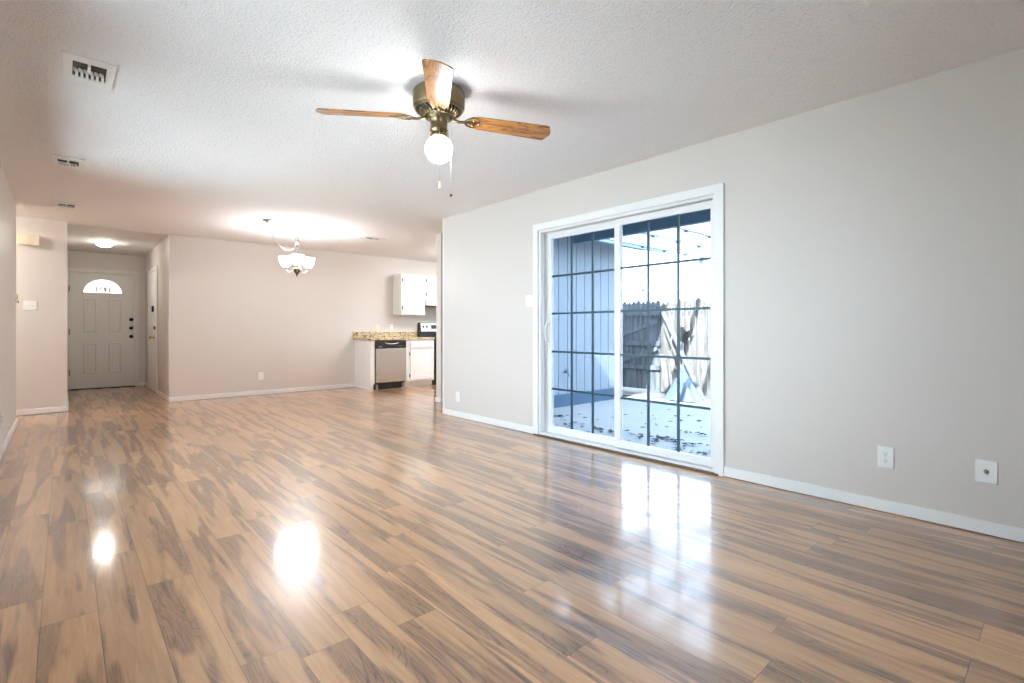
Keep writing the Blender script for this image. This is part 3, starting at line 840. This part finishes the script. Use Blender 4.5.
MB().box(.05, YFc - .0295, .752, .115, YFc - .027, .766).build('indicator', M['nickel'], cp)
for x in (.02, .53):
    MB().prism([(x, .0), (x + .05, .0), (x + (.035 if x < .1 else .05), .09), (x + (.0 if x < .1 else .015), .09)], YFc + .02, YFc + .034).build('foot_bracket', M['nickel'], dw)

def cab_door(mb_parent, x0, z0, x1, z1, y, name='door'):
    d = MB().box(x0, y - .018, z0, x1, y, z1)
    d.ring(x0 + .045, z0 + .045, x1 - .045, z1 - .045, .014, y - .0175, .005)
    return d.build(name, M['cabinet'], mb_parent, bevel=.003)
bc = thing('base_cabinet', 'white base cabinet with one drawer and door beside the dishwasher', 'cabinet', (XE + .668, YD, 0))
MB().box(0, YFc, .10, .602, -.002, .866).box(.0, YFc + .07, 0, .602, -.002, .10).build('body', M['cabinet'], bc, bevel=.002)
dr = MB().box(.085, YFc - .018, .715, .585, YFc, .845).ring(.105, .735, .565, .825, .012, YFc - .0175, .004).build('drawer', M['cabinet'], bc, bevel=.003)
MB().tube([(.285, YFc - .018, .78), (.295, YFc - .040, .78), (.375, YFc - .040, .78), (.385, YFc - .018, .78)], .005, 8).build('pull', M['cabinet'], dr)
db = cab_door(bc, .085, .135, .585, .685, YFc)
MB().lathe([(.008, 0), (.008, .010), (.015, .018), (.012, .026)], 14, m=Matrix.Translation((.555, YFc - .018, .63)) @ mz).build('knob', M['cabinet'], db)
for z in (.21, .61): MB().box(.068, YFc - .012, z - .030, .085, YFc - .0005, z + .030).build('hinge', M['finial'], bc)

ct = thing('countertop', 'speckled tan granite pattern countertop with backsplash over the dishwasher', 'countertop', (XE - .065, YD, 0))
MB().box(0, YFc - .025, .872, 1.335, -.001, .910).build('worktop', M['granite'], ct, bevel=.006)
MB().box(0, -.022, .911, 1.335, -.001, 1.018).build('backsplash', M['granite'], ct, bevel=.003)

sv = thing('electric_range', 'black electric range with white backguard partly behind the kitchen wall', 'stove', (XE + 1.275, YD, 0))
MB().box(.0, YFc + .02, .0, .76, -.03, .895).build('body', M['black'], sv, bevel=.004)
MB().box(.0, YFc - .015, .895, .76, -.03, .915).build('cooktop', M['black'], sv, bevel=.004)
MB().box(.03, YFc - .010, .20, .73, YFc + .02, .80).build('oven_door', M['black'], sv, bevel=.006)
bg = MB().prism([(-.03, .915), (-.135, .915), (-.120, 1.00), (-.092, 1.20), (-.03, 1.205)], 0, .76, m=Matrix(((0, 1, 0, 0), (1, 0, 0, 0), (0, 0, 1, 0), (0, 0, 0, 1)))).build('backguard', M['black'], sv, bevel=.004)
MB().prism([(-.1190, 1.025), (-.0955, 1.19), (-.0935, 1.19), (-.117, 1.025)], .03, .73, m=Matrix(((0, 1, 0, 0), (1, 0, 0, -.0025), (0, 0, 1, 0), (0, 0, 0, 1)))).build('control_face', M['plate'], bg)
for x in (.085, .165, .595, .675):
    MB().lathe([(.021, 0), (.020, .012), (.016, .022)], 18, m=Matrix.Translation((x, -.109, 1.115)) @ Matrix.Rotation(PI / 2 - .13, 4, 'X')).build('burner_knob', M['black'], bg)
MB().box(.27, -.118, 1.075, .49, -.103, 1.155).build('clock_display', M['duct'], bg)

uc = thing('upper_cabinet', 'tall white upper cabinet with one panel door, left of the hood', 'cabinet', (4.745, YD, 1.345))
MB().box(0, -.320, 0, .525, -.001, .775).build('body', M['cabinet'], uc, bevel=.002)
ud = cab_door(uc, .035, .03, .495, .745, -.320)
for z in (.13, .66): MB().box(.020, -.333, z - .03, .034, -.3205, z + .03).build('hinge', M['finial'], uc)
MB().lathe([(.008, 0), (.008, .010), (.015, .018), (.012, .026)], 14, m=Matrix.Translation((.465, -.338, .10)) @ mz).build('knob', M['cabinet'], ud)
uc2 = thing('upper_cabinet', 'short white upper cabinet mounted above the range hood', 'cabinet', (5.272, YD, 1.665))
MB().box(0, -.320, 0, .765, -.001, .455).build('body', M['cabinet'], uc2, bevel=.002)
for x0, x1 in ((.035, .370), (.395, .73)):
    u2 = cab_door(uc2, x0, .03, x1, .425, -.320)
for z in (.09, .36): MB().box(.020, -.333, z - .03, .034, -.3205, z + .03).build('hinge', M['finial'], uc2)
rh = thing('range_hood', 'white range hood under the short upper cabinet', 'range hood', (5.272, YD, 1.535))
MB().prism([(-.001, 0), (-.42, 0), (-.42, .045), (-.335, .125), (-.001, .125)], .0, .76, m=Matrix(((0, 1, 0, 0), (1, 0, 0, 0), (0, 0, 1, 0), (0, 0, 0, 1)))).build('hood_shell', M['cabinet'], rh, bevel=.003)
MB().box(.03, -.39, -.008, .73, -.05, -.0005).build('filter', M['finial'], rh)

# ------------------------------------------------------------------ outside: patio, siding, cover, fence
GZ = -.10
struct('patio_slab', MB().box(XR + .15, -8, GZ - .15, 7.55, YE - .14, GZ), M['slab'])
struct('ground', MB().box(-40, -40, GZ - .30, 60, 60, GZ - .14).box(7.55, -12, GZ - .14, 14, 14, GZ - .02), M['dirt'])
sdg = MB().box(XR + .15, YE - .150, .09, WX, YE - .141, CEIL + .02)
x = XR + .15
while x < WX - .01:
    x2 = min(x + .196, WX)
    sdg.box(x, YE - .162, .09, x2 - .008, YE - .150, CEIL + .02); x += .20
sdg.box(WX, YE - .162, .09, WX + .012, 6.35, CEIL + .1).box(WX, 8.0, .09, WX + .012, YD + .12, CEIL + .1).box(WX, 6.35, 2.15, WX + .012, 8.0, CEIL + .1)
struct('added_shade_roof', MB().box(-2.60, -2.4, 2.60, XL - .02, 6.2, 2.68).box(XL - .02, -2.4, 2.60, 4.2, YB - .1, 2.68), M['rafter'])  # unseen roof added to keep sun out of the added windows
M['bounce_slab'] = simple('pale_bounce_paving', (0.66, 0.65, 0.62), 0.9, bump=0.3, bscale=25, var=0.08, vscale=3)
struct('added_bounce_slab', MB().box(-16, -14, GZ - .13, XL - .12, 7.6, GZ).box(XL - .12, -14, GZ - .13, 3.0, YB - .15, GZ), M['bounce_slab'])  # unseen pale paving added to bounce sunlight up to the ceiling
struct('wall_siding', sdg, M['siding'])
struct('wall_foundation', MB().box(XR + .15, YE - .165, GZ, WX + .01, YE - .1405, .088).box(WX + .0, YE - .14, GZ, WX + .02, YD + .1, .088), M['found'])
struct('wall_exterior', MB().prism([(YB, GZ), (1.72, GZ), (1.72, 2.05), (3.56, 2.05), (3.56, GZ), (YE - .17, GZ), (YE - .17, CEIL + .02), (YB, CEIL + .02)], 0, .012, m=Matrix(((0, 1, 0, XR + .15), (1, 0, 0, 0), (0, 0, 1, 0), (0, 0, 0, 1)))), M['siding'])

fc = thing('outdoor_faucet', 'small hose faucet on the blue siding wall outside', 'faucet', (5.62, YE - .162, .42))
MB().tube([(0, 0, 0), (0, -.05, 0), (0, -.075, -.02), (0, -.08, -.06)], .014, 8).build('spout', M['beam'], fc)
MB().lathe([(.030, 0), (.030, .008), (.008, .012)], 12, m=Matrix.Translation((0, -.045, .04))).build('valve_wheel', M['beam'], fc)
MB().tube([(0, -.045, 0), (0, -.045, .045)], .006, 6).build('valve_stem', M['beam'], fc)

pc = thing('patio_cover', 'patio cover of blue grey beam and long white open rafters', 'patio cover', (4.58, 2.0, GZ))
MB().box(-.88, -6.0, 2.58, .02, 3.05, 2.64).build('roof_panel', M['soffit'], pc)
MB().box(-.03, -6.0, 2.19, .04, 2.0, 2.50).build('beam', M['beam'], pc, bevel=.004)
for y in (1.05, 1.50, 2.04):
    r_ = MB().box(-.02, y - .022, 2.34, 3.35, y + .022, 2.50).build('rafter', M['rafter'], pc)
    for k in range(5):
        MB().box(.35 + k * .58, y - .03, 2.32, .40 + k * .58, y + .028, 2.36).build('bracket', M['beam'], r_)
MB().box(3.27, -3.0, 2.24, 3.35, 2.12, 2.339).build('outer_beam', M['rafter'], pc)
MB().box(3.27, -3.0, 0, 3.35, -2.9, 2.24).build('post', M['rafter'], pc)
ev = thing('wing_eave', 'blue grey eave board of the kitchen wing above the siding', 'eave', (XR + .15, YE - .14, 2.36))
MB().box(.95, -.465, .10, 3.95, -.03, .125).build('soffit_board', M['soffit'], ev)
MB().box(.95, -.495, .0, 3.95, -.465, .15).build('fascia_board', M['beam'], ev)
struct('roof_wing', MB().box(XR + .15, YE - .64, 2.60, WX + .35, YD + .5, 2.66), M['beam'])

# fence
FXX = 8.10
def picket(mb, y, w, h, z0, lean=0.0, th=.018, tip=.05):
    mb.prism([(y, z0), (y + w, z0), (y + w + lean, z0 + h - tip), (y + w * .5 + lean, z0 + h), (y + lean, z0 + h - tip)], 0, th, m=Matrix(((0, 1, 0, 0), (1, 0, 0, 0), (0, 0, 1, 0), (0, 0, 0, 1))))
gt = thing('fence_gate', 'grey weathered picket gate with diagonal brace in the fence', 'gate', (FXX, 5.00, GZ))
g = MB(); y = 0.0
while y < .98:
    picket(g, y, .094, 1.66 + random.uniform(-.02, .03), .05); y += .104
g.build('pickets', M['fence'], gt)
for z in (.42, .86, 1.42): MB().box(-.04, -.01, z, 0, 1.02, z + .085).build('rail', M['fence'], gt)
for z in (.0, .5):
    MB().cbox((-.05, .51, .68 + z - .02), (.025, 1.02, .075), Matrix.Rotation(math.radians(-18), 3, 'X')).build('brace', M['fence'], gt)
fn = thing('picket_fence', 'bleached cedar picket fence along the far side of the yard', 'fence', (FXX, 4.99, GZ))
g = MB(); y = -.10
while y > -9.0:
    picket(g, y, .098, 1.66 + random.uniform(-.04, .04), .03, random.uniform(-.006, .006)); y -= .112
g.build('pickets', M['plank'], fn)
g = MB(); y = 1.14
while y < 6.0:
    picket(g, y, .098, 1.66 + random.uniform(-.04, .04), .03); y += .112
g.build('far_pickets', M['fence'], fn)
for z in (.42, 1.40): MB().box(.020, -9.0, z, .055, -.01, z + .085).build('rail', M['fence'], fn)
for yy in (-.06, 1.06, -2.4, -4.8): MB().box(.02, yy, 0, .11, yy + .09, 1.60).build('post', M['fence'], fn)

def board(name, p0, p1, w, th, mat, label, cat='board', group=None):
    p0, p1 = Vector(p0), Vector(p1); d = (p1 - p0)
    q = d.to_track_quat('X', 'Z').to_matrix()
    o = MB().cbox((0, 0, 0), (d.length, w, th), q).build(name, M[mat], loc=(p0 + p1) / 2)
    return tag(o, label, cat, group)
board('leaning_board', (7.72, 3.98, GZ + .03), (8.04, 4.92, 1.40), .085, .025, 'fence', 'long dark grey board leaning diagonally against the fence')
board('leaning_board', (7.86, 4.42, GZ + .42), (8.02, 4.88, 1.15), .05, .02, 'plank', 'short pale stick leaning above the blue sheet')
board('scrap_board', (7.86, 4.70, GZ + .01), (8.04, 4.92, .62), .10, .02, 'plank', 'bleached board propped on the fence, leftmost of three')
board('scrap_board', (7.86, 4.50, GZ + .01), (8.04, 4.76, .68), .09, .02, 'plank', 'bleached board propped on the fence, middle of three')
board('scrap_board', (7.88, 4.36, GZ + .01), (8.04, 4.62, .60), .07, .02, 'oak', 'thin orange brown stick propped beside the blue sheet')
jg = thing('broken_panel', 'dark jagged broken panel hung on the leaning board by the fence', 'panel', (7.98, 4.46, .98))
MB().prism([(-.16, .10), (-.02, .13), (.03, .04), (.16, .10), (.04, -.16), (-.10, -.12), (-.06, .0)], 0, .02, m=Matrix(((0, 1, 0, 0), (-1, 0, 0, 0), (0, 0, 1, 0), (0, 0, 0, 1)))).build("shard", M["dark"], jg)
sh = MB(); ns, nr = 26, 8; vs = [(0, 0, .62)]; fs = []
for i in range(1, nr + 1):
    for k in range(ns):
        a = 2 * PI * k / ns; rr = .30 * (i / nr) * (1 + .22 * math.sin(5 * a + 1) + .12 * math.sin(9 * a))
        z = .62 * (1 - (i / nr) ** .8) + .02 * math.sin(7 * a) * (i / nr)
        vs.append((rr * math.cos(a) * .55, rr * math.sin(a), max(.012, z)))
for k in range(ns): fs.append((0, 1 + k, 1 + (k + 1) % ns))
for i in range(nr - 1):
    for k in range(ns):
        fs.append((1 + i * ns + k, 1 + i * ns + (k + 1) % ns, 1 + (i + 1) * ns + (k + 1) % ns, 1 + (i + 1) * ns + k))
sh.add(vs, fs, True)
tag(sh.build('crumpled_tarp', M['tarp'], loc=(7.50, 4.22, GZ)), 'pale blue crumpled sheet heaped below the leaning boards', 'tarp')

# litter of dead leaves
lv = MB()
def leaf_at(x, y):
    a = random.uniform(0, 2 * PI); s = random.uniform(.015, .045)
    q = Matrix.Rotation(a, 3, 'Z') @ Matrix.Rotation(random.uniform(-.5, .5), 3, 'X')
    pts = [Vector((-s, 0, 0)), Vector((-s * .2, s * .45, .004)), Vector((s, 0, 0)), Vector((-s * .1, -s * .45, .006))]
    vs = [q @ p + Vector((x, y, GZ + .014 + random.uniform(0, .012))) for p in pts]
    vs += [v + Vector((0, 0, -.003)) for v in vs]
    lv.add(vs, [(0, 1, 2, 3), (7, 6, 5, 4), (0, 4, 5, 1), (1, 5, 6, 2), (2, 6, 7, 3), (3, 7, 4, 0)])
for cx_, cy_, sx, sy, n in ((4.55, 3.30, .10, .35, 26), (4.45, 3.95, .12, .20, 26), (4.70, 4.5, .2, .12, 30), (4.65, 2.75, .07, .22, 46), (4.35, 2.35, .08, .12, 14), (5.2, 3.3, .5, .9, 26), (5.15, 2.75, .03, .08, 10), (6.9, 3.0, .08, .5, 30), (6.0, 3.3, .5, .9, 14)):
    for _ in range(n): leaf_at(max(3.9, random.gauss(cx_, sx)), min(5.0, random.gauss(cy_, sy)))
tag(lv.build('fallen_leaves', M['leaf']), 'dead leaves scattered across the concrete patio', 'leaves', kind='stuff')

# thin pole and bare tree past the fence
pl_ = thing('thin_pole', 'thin pole with a small round cap rising past the picket fence', 'pole', (9.6, 6.35, GZ))
MB().tube([(0, 0, 0), (0, 0, 2.0)], .012, 6).build('shaft', M['bark'], pl_)
MB().lathe([(.001, 2.0), (.035, 2.02), (.045, 2.05), (.03, 2.09), (.001, 2.10)], 12).build('cap', M['bark'], pl_)
tr = thing('bare_tree', 'bare tree with thin twigs beyond the fence, upper right of glass', 'tree', (17.2, 6.9, GZ))
tb = MB()
def branch(p, d, l, r, k):
    q = p + d * l
    tb.tube([p, p.lerp(q, .5) + Vector((random.uniform(-1, 1), random.uniform(-1, 1), 0)) * l * .04, q], [r, r * .8, r * .6], 5)
    if k == 0: return
    for _ in range(3 if k > 1 else 4):
        nd = (d + Vector((random.uniform(-1, 1), random.uniform(-1, 1), random.uniform(-.25, .6))) * .62).normalized()
        branch(p.lerp(q, random.uniform(.6, 1)), nd, l * random.uniform(.6, .8), r * .55, k - 1)
branch(Vector((0, 0, 0)), Vector((0, 0, 1)), 2.7, .06, 5)
tb.build('branches', M['bark'], tr)
